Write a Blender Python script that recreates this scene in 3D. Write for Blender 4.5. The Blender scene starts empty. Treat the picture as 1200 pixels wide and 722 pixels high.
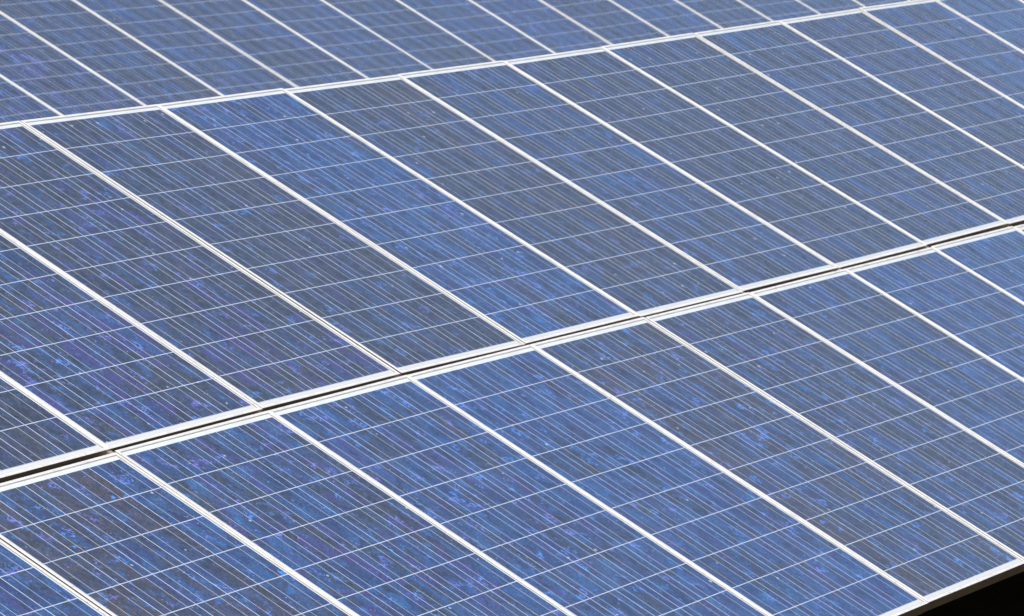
import bpy, bmesh, math, random
from mathutils import Vector, Matrix

random.seed(11)
S = bpy.context.scene
COL = S.collection

# ------------------------------------------------------------------ measures
TILT = math.radians(27.08)
CT, ST = math.cos(TILT), math.sin(TILT)
TOP_H = 2.25                      # height of the top edge of the near rack
PITCH = 0.85                      # panel spacing along a row
CELL = 0.158                      # cell pitch down the panel
CELLX = 0.1616                    # cell pitch across the panel
NX, NY = 5, 10
PW, PL = 0.8462, 1.6400            # panel outer size
LIP = 0.011                       # frame lip seen from above
FH = 0.040                        # frame height
ROW_D = 1.6601                    # second row, down the slope
FAR = (10.5667, -6.2520, 3.4120)  # next rack, in (along, down slope, into slope)

def to_world(u, v, z=0.0):
    """rack coordinates (along the row, down the slope, into the slope) to metres in the world"""
    return Vector((u, -CT * v + ST * z, TOP_H - ST * v - CT * z))

# ------------------------------------------------------------------ node helpers
def new_mat(name):
    m = bpy.data.materials.new(name)
    m.use_nodes = True
    m.node_tree.nodes.clear()
    return m, m.node_tree.nodes, m.node_tree.links

class NT:
    """small helper that writes shader maths"""
    def __init__(self, mat):
        self.t = mat.node_tree
    def n(self, typ, **kw):
        o = self.t.nodes.new(typ)
        for k, v in kw.items():
            setattr(o, k, v)
        return o
    def put(self, sock, val):
        if val is None:
            return
        if isinstance(val, bpy.types.NodeSocket):
            self.t.links.new(val, sock)
        else:
            if isinstance(val, (tuple, list)) and len(val) == 3 and sock.type == 'RGBA':
                val = (*val, 1)
            sock.default_value = val
    def m(self, op, a, b=None, c=None, clamp=False):
        o = self.n('ShaderNodeMath', operation=op)
        o.use_clamp = clamp
        self.put(o.inputs[0], a)
        if b is not None: self.put(o.inputs[1], b)
        if c is not None: self.put(o.inputs[2], c)
        return o.outputs[0]
    def comb(self, x, y, z=0.0):
        o = self.n('ShaderNodeCombineXYZ')
        self.put(o.inputs[0], x); self.put(o.inputs[1], y); self.put(o.inputs[2], z)
        return o.outputs[0]
    def sep(self, v):
        o = self.n('ShaderNodeSeparateXYZ')
        self.put(o.inputs[0], v)
        return o.outputs
    def white(self, v):
        o = self.n('ShaderNodeTexWhiteNoise', noise_dimensions='3D')
        self.put(o.inputs['Vector'], v)
        return o.outputs
    def noise(self, v, scale, detail=2.0, rough=0.5, dist=0.0):
        o = self.n('ShaderNodeTexNoise', noise_dimensions='3D')
        self.put(o.inputs['Vector'], v)
        o.inputs['Scale'].default_value = scale
        o.inputs['Detail'].default_value = detail
        o.inputs['Roughness'].default_value = rough
        o.inputs['Distortion'].default_value = dist
        return o.outputs
    def voro(self, v, scale, rnd=1.0):
        o = self.n('ShaderNodeTexVoronoi', voronoi_dimensions='2D', feature='F1')
        self.put(o.inputs['Vector'], v)
        o.inputs['Scale'].default_value = scale
        o.inputs['Randomness'].default_value = rnd
        return o.outputs
    def mix(self, fac, a, b, mode='MIX'):
        o = self.n('ShaderNodeMix', data_type='RGBA', blend_type=mode)
        self.put(o.inputs[0], fac); self.put(o.inputs[6], a); self.put(o.inputs[7], b)
        return o.outputs[2]
    def step(self, v, lo, hi):
        o = self.n('ShaderNodeMapRange', interpolation_type='SMOOTHSTEP')
        self.put(o.inputs[0], v); self.put(o.inputs[1], lo); self.put(o.inputs[2], hi)
        return o.outputs[0]
    def attr(self, name):
        o = self.n('ShaderNodeAttribute', attribute_type='OBJECT', attribute_name=name)
        return o.outputs['Fac']
    def principled(self, **kw):
        b = self.n('ShaderNodeBsdfPrincipled')
        for k, v in kw.items():
            self.put(b.inputs[k], v)
        out = self.n('ShaderNodeOutputMaterial')
        self.t.links.new(b.outputs[0], out.inputs[0])
        return b

# ------------------------------------------------------------------ materials
def mat_cells():
    """polycrystalline cells under glass; every figure lives on the sheet itself, in its own metres"""
    m, _, _ = new_mat('polycrystalline_cells')
    t = NT(m)
    co = t.n('ShaderNodeTexCoord').outputs['Object']
    x, y, _z = t.sep(co)
    seed, tint, vio, brown, lively = (t.attr(k) for k in ('seed', 'tint', 'violet', 'brown', 'lively'))
    cx = t.m('DIVIDE', x, CELLX); cy = t.m('DIVIDE', y, CELL)
    ix = t.m('FLOOR', cx); iy = t.m('FLOOR', cy)
    fx = t.m('SUBTRACT', cx, ix); fy = t.m('SUBTRACT', cy, iy)
    cell_rnd = t.white(t.comb(ix, iy, seed))
    cr, cg, cb = t.sep(cell_rnd['Color'])
    col_rnd = t.white(t.comb(ix, 77.0, seed))
    kr, kg, kb = t.sep(col_rnd['Color'])
    # crystal grains: each wafer is cut from its own place, so it has its own grain
    off = t.m('MULTIPLY', seed, 3.17)
    p = t.comb(t.m('ADD', t.m('ADD', x, t.m('MULTIPLY', cr, 9.0)), off), t.m('ADD', y, t.m('MULTIPLY', cg, 7.0)), off)
    warp = t.noise(p, 22.0, 2.0)['Color']
    wv = t.n('ShaderNodeVectorMath', operation='MULTIPLY_ADD')
    t.put(wv.inputs[0], warp); wv.inputs[1].default_value = (0.016, 0.016, 0.0); t.put(wv.inputs[2], p)
    pw = wv.outputs[0]
    stretch = t.n('ShaderNodeVectorMath', operation='MULTIPLY')
    t.put(stretch.inputs[0], pw); stretch.inputs[1].default_value = (1.0, 0.5, 1.0)
    big = t.voro(stretch.outputs[0], 26.0)['Color']; b1, b2, b3 = t.sep(big)
    mid = t.voro(pw, 62.0)['Color']; m1, m2, m3 = t.sep(mid)
    fine = t.voro(p, 210.0)['Color']; f1, f2, f3 = t.sep(fine)
    # wafers sliced one after another from one block carry the same bands, so bands run on from cell to cell
    band = t.noise(t.comb(t.m('MULTIPLY', x, 17.0), t.m('MULTIPLY', y, 2.2), off), 1.0, 3.0, 0.6)['Fac']
    band = t.step(band, 0.32, 0.68)
    band2 = t.noise(t.comb(t.m('MULTIPLY', x, 11.0), t.m('MULTIPLY', y, 2.6), t.m('ADD', off, 41.0)), 1.0, 3.0, 0.6)['Fac']
    # how blue a grain is
    g = t.m('ADD', t.m('MULTIPLY', b1, 0.30), t.m('MULTIPLY', m1, 0.14))
    g = t.m('ADD', g, t.m('MULTIPLY', f1, 0.10))
    g = t.m('ADD', g, t.m('MULTIPLY', cb, 0.20))
    g = t.m('ADD', g, t.m('ADD', t.m('MULTIPLY', kr, 0.10), t.m('MULTIPLY', band, 0.42)))
    g = t.m('ADD', g, t.m('SUBTRACT', tint, 0.66))
    blue = t.step(g, 0.24, 0.78)
    grey_c = t.mix(m2, (0.012, 0.016, 0.026), (0.038, 0.043, 0.060))
    blue_c = t.mix(b2, (0.014, 0.031, 0.106), (0.022, 0.070, 0.190))
    c = t.mix(blue, grey_c, blue_c)
    # violet and brown wafers
    vmask = t.m('MULTIPLY', t.step(t.m('ADD', t.m('MULTIPLY', b3, 0.35), t.m('MULTIPLY', band2, 1.1)), 0.72, 1.0), vio)
    c = t.mix(vmask, c, (0.036, 0.032, 0.130))
    bsum = t.m('ADD', t.m('ADD', t.m('MULTIPLY', cr, 0.30), t.m('MULTIPLY', kb, 0.42)), t.m('MULTIPLY', t.m('SUBTRACT', 1.0, band2), 0.75))
    bmask = t.m('MULTIPLY', t.step(bsum, 0.74, 1.02), t.m('MULTIPLY', brown, 0.85))
    c = t.mix(bmask, c, t.mix(m3, (0.028, 0.024, 0.030), (0.058, 0.044, 0.046)))
    # broad bright grains, longer than wide
    pt = t.noise(t.comb(t.m('ADD', t.m('MULTIPLY', x, 24.0), t.m('MULTIPLY', cr, 5.0)), t.m('ADD', t.m('MULTIPLY', y, 15.0), t.m('MULTIPLY', cg, 5.0)), off), 1.0, 4.0, 0.62, 0.4)['Fac']
    patch = t.m('MULTIPLY', t.step(pt, 0.56, 0.70), t.m('MULTIPLY', lively, t.m('ADD', 0.35, t.m('MULTIPLY', f1, 0.55))))
    c = t.mix(patch, c, t.mix(b1, (0.014, 0.080, 0.280), (0.022, 0.140, 0.340)))
    deep = t.m('MULTIPLY', t.m('SUBTRACT', 1.0, t.step(pt, 0.34, 0.44)), 0.7)
    c = t.mix(deep, c, (0.010, 0.016, 0.036))
    # bright clusters of small facets
    clus = t.step(t.noise(pw, 13.0, 2.0, 0.55)['Fac'], 0.59, 0.68)
    fac = t.step(t.m('ADD', t.m('MULTIPLY', m3, 0.45), t.m('MULTIPLY', f2, 0.60)), 0.38, 0.85)
    bright = t.m('MULTIPLY', t.m('MULTIPLY', clus, fac), lively)
    hot = t.mix(t.step(t.m('ADD', b2, t.m('MULTIPLY', vio, 0.35)), 0.42, 1.0), (0.040, 0.19, 0.56), (0.12, 0.12, 0.47))
    c = t.mix(t.m('MULTIPLY', bright, 0.8), c, hot)
    # sparse glints of single facets
    spark = t.m('MULTIPLY', t.step(f3, 0.972, 0.99), t.step(m2, 0.55, 0.8))
    c = t.mix(t.m('MULTIPLY', spark, t.m('MULTIPLY', lively, 0.5)), c, (0.16, 0.24, 0.60))
    # fine grain speckle
    c = t.mix(0.5, c, t.mix(f2, (0.30, 0.30, 0.30), (1.62, 1.62, 1.62)), 'MULTIPLY')
    # printed silver: two bars per cell, and the white sheet seen in the gaps between cells
    def line(f, at, w):
        return t.m('LESS_THAN', t.m('ABSOLUTE', t.m('SUBTRACT', f, at)), w)
    wob = t.m('MULTIPLY', t.m('SUBTRACT', cg, 0.5), 0.009)
    fxb = t.m('ADD', fx, wob)
    bars = t.m('MAXIMUM', line(fxb, 0.26, 0.0085), line(fxb, 0.74, 0.0085))
    dx = t.m('MINIMUM', fx, t.m('SUBTRACT', 1.0, fx))
    dy = t.m('MINIMUM', fy, t.m('SUBTRACT', 1.0, fy))
    gapx = t.m('LESS_THAN', dx, t.m('ADD', 0.0078, t.m('MULTIPLY', kb, 0.0035)))
    gapy = t.m('LESS_THAN', dy, 0.0105)
    silver = t.mix(t.noise(co, 30.0, 2.0)['Fac'], (0.19, 0.22, 0.275), (0.35, 0.39, 0.47))
    c = t.mix(bars, c, silver)
    gap = t.m('MAXIMUM', gapx, gapy)
    c = t.mix(gapx, c, (0.39, 0.44, 0.52))
    c = t.mix(gapy, c, t.mix(m1, (0.30, 0.35, 0.45), (0.42, 0.47, 0.57)))
    # a few dried specks and dusty smears on the glass
    pd = t.comb(t.m('ADD', x, off), t.m('ADD', y, t.m('MULTIPLY', off, 1.7)), 0.0)
    vd = t.voro(pd, 7.0)
    speck = t.m('MULTIPLY', t.m('LESS_THAN', vd['Distance'], t.m('MULTIPLY', t.sep(vd['Color'])[0], 0.045)), t.m('GREATER_THAN', t.sep(vd['Color'])[1], 0.72))
    c = t.mix(t.m('MULTIPLY', speck, 0.55), c, (0.50, 0.50, 0.52))
    dust = t.m('MULTIPLY', t.step(t.noise(pd, 3.2, 4.0, 0.6)['Fac'], 0.35, 0.75), 0.018)
    c = t.mix(dust, c, (0.45, 0.44, 0.42))
    rough = t.m('ADD', 0.10, t.m('MULTIPLY', t.noise(pd, 5.0, 3.0)['Fac'], 0.12))
    t.principled(**{'Base Color': c, 'Roughness': 0.5, 'Specular IOR Level': 0.25,
                    'Coat Weight': 1.0, 'Coat Roughness': rough, 'Coat IOR': 1.62})
    return m

def mat_backsheet():
    m, _, _ = new_mat('white_backsheet_under_glass')
    t = NT(m)
    co = t.n('ShaderNodeTexCoord').outputs['Object']
    n = t.noise(co, 9.0, 4.0, 0.6)['Fac']
    c = t.mix(t.step(n, 0.35, 0.75), (0.51, 0.55, 0.57), (0.45, 0.48, 0.495))
    x, y, z = t.sep(co)
    n2 = t.noise(co, 5.0, 4.0, 0.7)['Fac']
    dirt = t.m('SUBTRACT', 1.0, t.step(t.m('ADD', y, t.m('MULTIPLY', n2, 0.03)), 0.030, 0.060))
    c = t.mix(t.m('MULTIPLY', dirt, 0.8), c, (0.46, 0.45, 0.41))
    t.principled(**{'Base Color': c, 'Roughness': 0.6, 'Coat Weight': 1.0, 'Coat Roughness': 0.12, 'Coat IOR': 1.5})
    return m

def mat_frame():
    m, _, _ = new_mat('anodised_aluminium')
    t = NT(m)
    co = t.n('ShaderNodeTexCoord').outputs['Object']
    seed = t.attr('seed')
    x, y, z = t.sep(co)
    p = t.comb(t.m('ADD', x, t.m('MULTIPLY', seed, 5.3)), y, z)
    n = t.noise(p, 14.0, 5.0, 0.65)['Fac']
    c = t.mix(t.step(n, 0.40, 0.78), (0.57, 0.567, 0.555), (0.44, 0.434, 0.415))
    c = t.mix(t.step(t.noise(p, 60.0, 3.0)['Fac'], 0.62, 0.72), c, (0.42, 0.36, 0.28))
    t.principled(**{'Base Color': c, 'Metallic': 0.15, 'Roughness': 0.45})
    return m

def mat_simple(name, c1, c2, scale, rough=0.6, metal=0.0):
    m, _, _ = new_mat(name)
    t = NT(m)
    co = t.n('ShaderNodeTexCoord').outputs['Object']
    n = t.noise(co, scale, 4.0, 0.6)['Fac']
    t.principled(**{'Base Color': t.mix(t.step(n, 0.3, 0.7), c1, c2), 'Roughness': rough, 'Metallic': metal})
    return m

def mat_ground():
    m, _, _ = new_mat('dark_soil')
    t = NT(m)
    co = t.n('ShaderNodeTexCoord').outputs['Object']
    n = t.noise(co, 1.3, 6.0, 0.65)['Fac']
    f = t.noise(co, 24.0, 5.0, 0.7)['Fac']
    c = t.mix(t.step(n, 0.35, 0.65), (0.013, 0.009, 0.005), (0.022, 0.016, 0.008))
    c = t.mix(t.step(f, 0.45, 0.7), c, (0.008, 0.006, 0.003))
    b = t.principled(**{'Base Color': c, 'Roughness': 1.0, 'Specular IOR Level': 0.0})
    bump = t.n('ShaderNodeBump')
    bump.inputs['Strength'].default_value = 0.6
    t.put(bump.inputs['Height'], f)
    t.t.links.new(bump.outputs[0], b.inputs['Normal'])
    return m

M_CELL, M_BACK, M_FRAME = mat_cells(), mat_backsheet(), mat_frame()
M_SEAL = mat_simple('grey_sealant', (0.24, 0.225, 0.20), (0.33, 0.31, 0.28), 12.0, 0.7)
M_SIDE = mat_simple('shade_toned_aluminium', (0.46, 0.37, 0.26), (0.58, 0.48, 0.35), 9.0, 0.45, 0.97)  # same aluminium toned dark brown, shade painted into the frame's side walls
M_STEEL = mat_simple('galvanised_steel', (0.14, 0.14, 0.135), (0.21, 0.21, 0.20), 18.0, 0.5, 0.7)
M_CLAMP = mat_simple('dull_clamp_metal', (0.30, 0.26, 0.21), (0.42, 0.38, 0.32), 30.0, 0.5, 0.5)
M_GROUND = mat_ground()

# ------------------------------------------------------------------ mesh helpers
def finish(bm, name, mats):
    me = bpy.data.meshes.new(name)
    bmesh.ops.recalc_face_normals(bm, faces=bm.faces)
    bm.to_mesh(me); bm.free()
    for m in mats:
        me.materials.append(m)
    return me

def link(name, data, parent=None):
    o = bpy.data.objects.new(name, data)
    COL.objects.link(o)
    if parent is not None:
        o.parent = parent
    return o

def add_box(bm, lo, hi, mi=0):
    v = [bm.verts.new((x, y, z)) for x in (lo[0], hi[0]) for y in (lo[1], hi[1]) for z in (lo[2], hi[2])]
    for f in ((0, 1, 3, 2), (4, 6, 7, 5), (0, 4, 5, 1), (2, 3, 7, 6), (0, 2, 6, 4), (1, 5, 7, 3)):
        bm.faces.new([v[i] for i in f]).material_index = mi

# panel coordinates: x along the row, y up the slope, z out of the glass; origin in the middle of the lower edge of the frame
X0, X1, Y0, Y1 = -PW / 2, PW / 2, 0.0, PL

def frame_mesh():
    """one extruded profile run round the four sides, with mitred corners"""
    prof = [(0.0, -FH), (0.0, -0.0010), (0.0010, 0.0), (LIP - 0.0008, 0.0), (LIP, -0.0008), (LIP, -0.0022),
            (LIP + 0.0017, -0.0024), (LIP + 0.0017, -0.0034), (0.0030, -0.0034), (0.0030, -FH + 0.002), (0.026, -FH + 0.002), (0.026, -FH)]
    bm = bmesh.new()
    rings = []
    for d, z in prof:
        rings.append([bm.verts.new(q) for q in ((X0 + d, Y0 + d, z), (X1 - d, Y0 + d, z), (X1 - d, Y1 - d, z), (X0 + d, Y1 - d, z))])
    n = len(prof)
    for k in range(n):
        a, b = rings[k], rings[(k + 1) % n]
        for i in range(4):
            j = (i + 1) % 4
            f = bm.faces.new((a[i], a[j], b[j], b[i]))
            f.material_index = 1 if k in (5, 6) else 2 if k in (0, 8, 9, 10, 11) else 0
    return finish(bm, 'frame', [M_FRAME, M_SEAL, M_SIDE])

def slab(x0, x1, y0, y1, z0, z1, name, mat):
    bm = bmesh.new()
    add_box(bm, (x0, y0, z0), (x1, y1, z1))
    return finish(bm, name, [mat])

CW, CL = NX * CELLX, NY * CELL
CY0 = (PL - CL) / 2
FRAME_ME = frame_mesh()
BACK_ME = slab(X0 + 0.006, X1 - 0.006, 0.006, PL - 0.006, -0.0075, -0.0036, 'backsheet', M_BACK)
# the cells carry their own origin at the lower corner of the first cell, so that the pattern counts cells from there
CELL_ME = slab(0.0, CW, 0.0, CL, 0.0, 0.0006, 'solar_cells', M_CELL)

# ------------------------------------------------------------------ placing the panels
# how far each seam between panels sits off the ideal plane and off the ideal spacing, top and bottom, in mm (sag of the real racks)
ZZ = [[[16.0, 22.0], [8.0, 14.0], [-5.0, 5.8], [-11.0, -3.5], [-12.0, -5.1], [-1.7, 0.6], [1.5, 1.9], [6.8, 6.2], [10.7, 8.1], [7.9, 4.4], [1.1, -0.8], [-5.7, -5.7], [-13.2, -12.0], [-18.7, -9.0]],
      [[24.0, 18.0], [17.0, 14.0], [4.0, 3.0], [-6.1, -1.6], [-11.6, -7.0], [-10.1, -7.0], [-5.1, -3.5], [-2.4, 1.0], [-0.5, -0.7], [0.1, 0.2], [0.1, 0.2], [0.1, 0.1], [0.0, 0.0], [0.0, 0.0]],
      [[0.9, 1.3], [-6.4, -9.1], [-15.8, -23.4], [-14.6, -17.3], [-11.2, -12.1], [-3.0, -3.8], [2.3, -1.4], [6.0, 10.8], [8.6, 17.3], [10.5, 20.3], [10.7, 19.4], [4.3, 6.7], [0.6, 0.6], [-0.9, -1.3]]]
UU = [[[0.6, 0.0], [-0.5, 0.9], [-4.2, 1.9], [-10.7, -0.7], [-4.7, 0.2], [4.9, 0.1], [2.7, -2.1], [2.4, -2.7], [4.2, -2.6], [1.2, -2.2], [-0.8, -1.6], [-0.9, -0.4], [3.0, 2.0], [5.6, 1.3]],
      [[1.8, 0.9], [8.7, 3.1], [8.6, 1.8], [2.5, 0.1], [-3.9, -1.6], [-12.5, -3.4], [-5.7, 1.4], [-0.9, 1.4], [0.3, 0.4], [0.2, 0.0], [0.1, 0.0], [0.0, 0.0], [0.0, 0.0], [0.0, 0.0]],
      [[0.3, 0.1], [0.6, 1.0], [-0.3, 1.3], [-6.2, -3.1], [-3.7, -0.7], [0.4, 1.4], [3.0, 5.1], [4.0, 4.4], [2.7, 0.4], [-0.1, -3.6], [-1.0, -4.3], [-0.4, -1.4], [-0.1, -0.1], [0.1, 0.2]]]

def seam(row, i, s):
    k = min(max(i + 2, 0), 13)
    z = ZZ[row][k]; w = UU[row][k]
    return (w[0] * (1 - s) + w[1] * s) / 1000, (z[0] * (1 - s) + z[1] * s) / 1000

OFF = [(0, 0, 0), (0, ROW_D, 0), FAR]

def panel_matrix(row, i):
    q = []
    for (k, s) in ((i, 0), (i + 1, 0), (i, 1), (i + 1, 1)):
        du, dz = seam(row, k, s)
        q.append(to_world(k * PITCH + du + OFF[row][0], CL * s + OFF[row][1], dz + OFF[row][2]))
    up = ((q[0] + q[1]) - (q[2] + q[3])).normalized()
    xa = ((q[1] + q[3]) - (q[0] + q[2])).normalized()
    na = xa.cross(up).normalized()
    up = na.cross(xa).normalized()
    mid = (q[0] + q[1] + q[2] + q[3]) / 4
    org = mid - up * (PL / 2)
    m = Matrix((xa, up, na)).transposed().to_4x4()
    rnd = random.Random(row * 101 + i * 7 + 3)                 # panels are never bolted down quite level with each other
    m.translation = org + up * rnd.uniform(-0.0035, 0.0035) + na * rnd.uniform(-0.0008, 0.0008)
    return m

def dress(o, seed, look):
    o['seed'] = float(seed)
    for k in ('tint', 'violet', 'brown', 'lively'):
        o[k] = float(look[k])

def make_panel():
    root = bpy.data.objects.new('solar_panel', None)
    COL.objects.link(root)
    root.empty_display_size = 0.2
    link('frame', FRAME_ME, root)
    link('backsheet', BACK_ME, root)
    c = link('solar_cells', CELL_ME, root)
    c.location = (-CW / 2, CY0, -0.0034)
    return root

def copy_panel(src):
    r = src.copy(); COL.objects.link(r)
    for ch in src.children:
        d = ch.copy(); COL.objects.link(d); d.parent = r
    return r

def look(tint, violet, brown, lively):
    return dict(tint=tint, violet=violet, brown=brown, lively=lively)

# (row, index): colour of its wafers; label
MID = {
    -2: (look(0.30, 0.2, 0.2, 0.5), None),
    -1: (look(0.26, 0.3, 0.3, 0.5), 'L'),
    0: (look(0.42, 0.9, 0.1, 1.0), 'L'),
    1: (look(0.34, 0.9, 0.2, 0.7), 'L'),
    2: (look(0.30, 0.4, 0.2, 0.6), 'L'),
    3: (look(0.64, 0.5, 0.1, 1.0), 'L'),
    4: (look(0.33, 0.3, 0.7, 0.5), 'L'),
    5: (look(0.48, 0.4, 0.1, 0.6), 'L'),
    6: (look(0.36, 0.4, 0.3, 0.4), 'L'),
    7: (look(0.38, 0.3, 0.3, 0.4), 'L'),
    8: (look(0.47, 0.4, 0.2, 0.5), 'L'),
    9: (look(0.38, 0.7, 0.4, 0.5), 'L'),
    10: (look(0.56, 0.7, 0.1, 0.6), 'L'),
    11: (look(0.66, 0.4, 0.0, 0.5), 'L'),
    12: (look(0.5, 0.4, 0.1, 0.5), None),
}
LOW = {
    -3: (look(0.5, 0.4, 0.1, 0.8), None),
    -2: (look(0.62, 0.8, 0.0, 0.9), 'L'),
    -1: (look(0.52, 0.3, 1.0, 1.0), 'L'),
    0: (look(0.56, 1.0, 0.3, 1.0), 'L'),
    1: (look(0.66, 0.7, 0.2, 1.0), 'L'),
    2: (look(0.72, 0.5, 0.1, 1.0), 'L'),
    3: (look(0.50, 0.4, 0.8, 0.9), 'L'),
    4: (look(0.48, 0.5, 0.3, 0.8), 'L'),
    5: (look(0.50, 0.5, 0.2, 0.6), 'L'),
    6: (look(0.68, 0.5, 0.1, 0.7), 'L'),
    7: (look(0.74, 0.4, 0.0, 0.7), 'L'),
    8: (look(0.6, 0.4, 0.1, 0.6), 'L'),
    9: (look(0.6, 0.4, 0.1, 0.6), None),
}
FARROW = {i: (look([0.5, 0.52, 0.42, 0.40, 0.52, 0.46, 0.5, 0.44, 0.56, 0.5, 0.48, 0.55, 0.45, 0.5, 0.48, 0.5, 0.5][i + 2],
                   [0.6, 0.9, 0.9, 0.4, 0.4, 0.5, 0.5, 0.3, 0.6, 0.8, 0.4, 0.5, 0.4, 0.5, 0.4, 0.4, 0.4][i + 2],
                   [0.1, 0.1, 0.2, 0.3, 0.2, 0.2, 0.2, 0.2, 0.1, 0.1, 0.2, 0.1, 0.2, 0.1, 0.2, 0.2, 0.2][i + 2],
                   [0.7, 1.0, 1.0, 0.6, 0.6, 0.5, 0.5, 0.5, 0.6, 0.8, 0.5, 0.5, 0.5, 0.5, 0.5, 0.5, 0.5][i + 2]), 'L') for i in range(-2, 15)}

ORD = ['first', 'second', 'third', 'fourth', 'fifth', 'sixth', 'seventh', 'eighth', 'ninth', 'tenth', 'eleventh', 'twelfth',
       'thirteenth', 'fourteenth', 'fifteenth', 'sixteenth', 'seventeenth']
WORDS = (
    ('middle', -1, ['dark navy grey', 'navy blue, violet flecked', 'dark slate, violet streaked', 'plain slate grey', 'brightest blue', 'dull grey',
                    'greyish blue', 'pale slate', 'greyish slate', 'dusty blue', 'violet tinged grey', 'deeper blue', 'plain blue']),
    ('front', -2, ['deep blue, violet tinged', 'navy blue, brown patched', 'blue, violet patched', 'blue, violet flecked', 'vivid blue',
                   'blue, brown mottled', 'slate blue', 'greyish blue', 'clear blue', 'bright plain blue', 'pale blue']),
    ('blurred back', -1, ['navy blue', 'navy blue, violet flecked', 'bluish grey', 'grey', 'slate blue', 'dull blue', 'dusty blue', 'dull grey',
                          'blue', 'violet tinged blue', 'hazy blue', 'hazy blue', 'hazy blue', 'hazy blue', 'hazy blue', 'hazy blue']),
)

def label_for(row, i):
    nm, i0, looks = WORDS[row]
    k = i - i0
    if 0 <= k < len(looks):
        return '%s solar panel, %s from the near end of the %s row' % (looks[k], ORD[k], nm)
    if k < 0:
        return 'solar panel at the very near end of the %s row' % nm
    return 'solar panel at the very far end of the %s row' % nm


proto = make_panel()
first = True
for row, table in enumerate((MID, LOW, FARROW)):
    grp = ('solar panels in the upper row of the near rack', 'solar panels in the lower row of the near rack', 'blurred solar panels of the rack behind')[row]
    for i, (lk, lab) in sorted(table.items()):
        r = proto if first else copy_panel(proto)
        first = False
        r.matrix_world = panel_matrix(row, i)
        r['category'] = 'solar panel'
        r['group'] = grp
        r['label'] = label_for(row, i)
        for ch in r.children:
            dress(ch, row * 31.7 + (i + 4) * 1.37, lk)

# ------------------------------------------------------------------ racks under the panels
def rack(label, off, u0, u1, rows_len, posts):
    """rails down the slope under every seam, two beams along the row and posts to the ground"""
    root = bpy.data.objects.new('mounting_rack', None)
    COL.objects.link(root)
    base = to_world(u0 * PITCH + off[0], off[1], off[2])
    root.location = (base.x, base.y, 0)
    root['label'] = label; root['category'] = 'rack'
    rot = Matrix(((1, 0, 0), (0, CT, -ST), (0, ST, CT)))
    def place(o, u, v, z):
        p = to_world(u + off[0], v + off[1], z + off[2])
        o.matrix_local = Matrix.Translation(p - Vector((base.x, base.y, 0))) @ rot.to_4x4()
    rail_me = slab(-0.022, 0.022, -rows_len + 0.22, 0.03, -0.045, 0.0, 'rail', M_STEEL)
    clamp_me = slab(-0.011, 0.011, -0.0075, 0.0075, -0.06, 0.0, 'clamp', M_CLAMP)
    blen = (u1 - u0) * PITCH + 0.4
    beam_me = slab(0, blen, -0.04, 0.04, -0.10, 0.0, 'beam', M_STEEL)
    for k in range(u0, u1 + 1):
        place(link('rail', rail_me, root), k * PITCH, 0, 0.075)
        if rows_len > 2:
            place(link('clamp', clamp_me, root), k * PITCH, (CL + ROW_D) / 2, 0.012)
    for v in posts:
        place(link('beam', beam_me, root), u0 * PITCH - 0.2, v, 0.122)
        for k in range(u0, u1 + 1, 3):
            p = to_world(k * PITCH + off[0], v + off[1], 0.24 + off[2])
            bm = bmesh.new(); add_box(bm, (-0.05, -0.05, -0.3), (0.05, 0.05, p.z))
            o = link('post', finish(bm, 'post', [M_STEEL]), root)
            o.location = (p.x - base.x, p.y - base.y, 0)
    return root

rack('grey steel rack of rails and posts carrying the two near rows of panels', (0, 0, 0), -3, 13, 3.27, (0.7, 1.9))
rack('grey steel rack of rails and posts carrying the row of panels behind', FAR, -2, 15, 1.62, (0.35, 1.3))

# ------------------------------------------------------------------ ground
bm = bmesh.new()
N = 40; R = 400.0
for a in range(N):
    pass
vs = [bm.verts.new((x, y, 0)) for x, y in ((-R, -R), (R, -R), (R, R), (-R, R))]
bm.faces.new(vs)
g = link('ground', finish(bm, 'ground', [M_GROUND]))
g['kind'] = 'structure'; g['label'] = 'dark bare soil under the solar panels'; g['category'] = 'ground'

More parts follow.
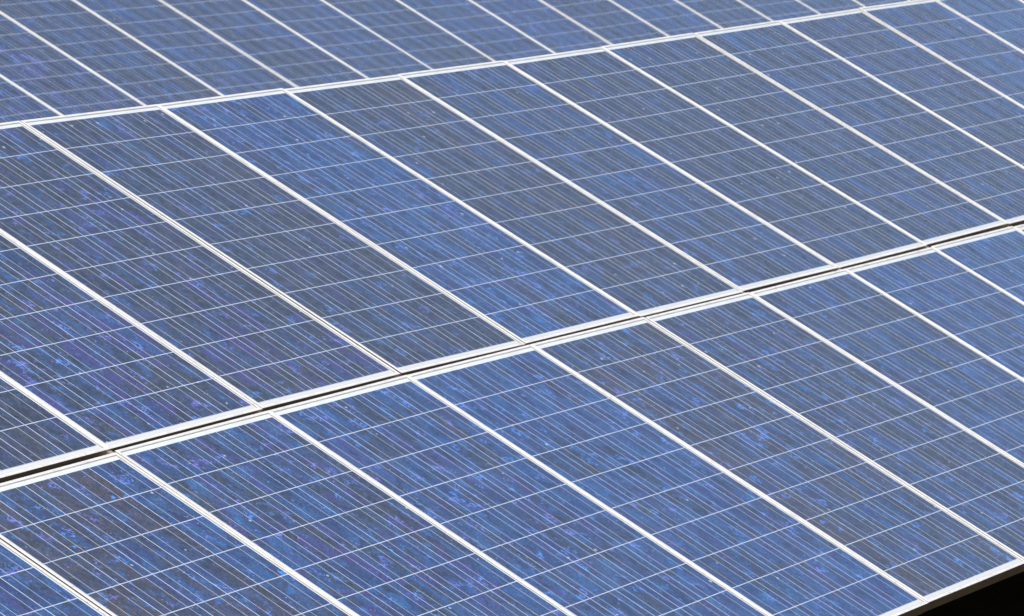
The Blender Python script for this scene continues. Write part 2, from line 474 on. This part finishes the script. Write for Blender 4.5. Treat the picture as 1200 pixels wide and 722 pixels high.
# ------------------------------------------------------------------ light
SUN_EL, SUN_AZ = math.radians(60), math.radians(215)      # azimuth clockwise from +Y (north)
sd = Vector((math.sin(SUN_AZ) * math.cos(SUN_EL), math.cos(SUN_AZ) * math.cos(SUN_EL), math.sin(SUN_EL)))
L = bpy.data.lights.new('sun', 'SUN')
L.energy = 3.8; L.angle = math.radians(0.53); L.color = (1.0, 0.96, 0.90)
so = link('sun', L)
so.rotation_euler = (-sd).to_track_quat('-Z', 'Y').to_euler()
so.location = (0, 0, 20)
W = bpy.data.worlds.new('World'); S.world = W; W.use_nodes = True
wt = W.node_tree; bg = wt.nodes['Background']
sky = wt.nodes.new('ShaderNodeTexSky'); sky.sky_type = 'NISHITA'; sky.sun_disc = False
sky.sun_elevation = SUN_EL; sky.sun_rotation = SUN_AZ
sky.air_density = 1.0; sky.dust_density = 3.0; sky.ozone_density = 1.0
wt.links.new(sky.outputs[0], bg.inputs[0]); bg.inputs[1].default_value = 0.14

# ------------------------------------------------------------------ camera
RM = ((0.4737875455885512, 0.7840856802437599, -0.40091770686994704),
      (-0.11041899619809198, 0.5045574128739363, 0.8562881888666724),
      (0.8736893080058736, -0.361429748568986, 0.32563097199986557))
def wdir(d):
    return to_world(*d) - to_world(0, 0, 0)
cx_, cy_, cz_ = wdir(RM[0]), -wdir(RM[1]), -wdir(RM[2])
cam_d = bpy.data.cameras.new('camera')
cam = link('camera', cam_d)
mw = Matrix((cx_, cy_, cz_)).transposed().to_4x4()
mw.translation = to_world(-11.297319, 7.237336, -5.240976)
cam.matrix_world = mw
cam_d.sensor_width = 36.0; cam_d.sensor_fit = 'HORIZONTAL'
cam_d.lens = 5523.94 * 36.0 / 1200.0
cam_d.clip_start = 0.1; cam_d.clip_end = 3000
cam_d.dof.use_dof = True
cam_d.dof.focus_distance = 13.6
cam_d.dof.aperture_fstop = 15.0
S.camera = cam

S.view_settings.view_transform = 'Standard'; S.view_settings.look = 'None'
S.view_settings.exposure = 0.25; S.view_settings.gamma = 1.0
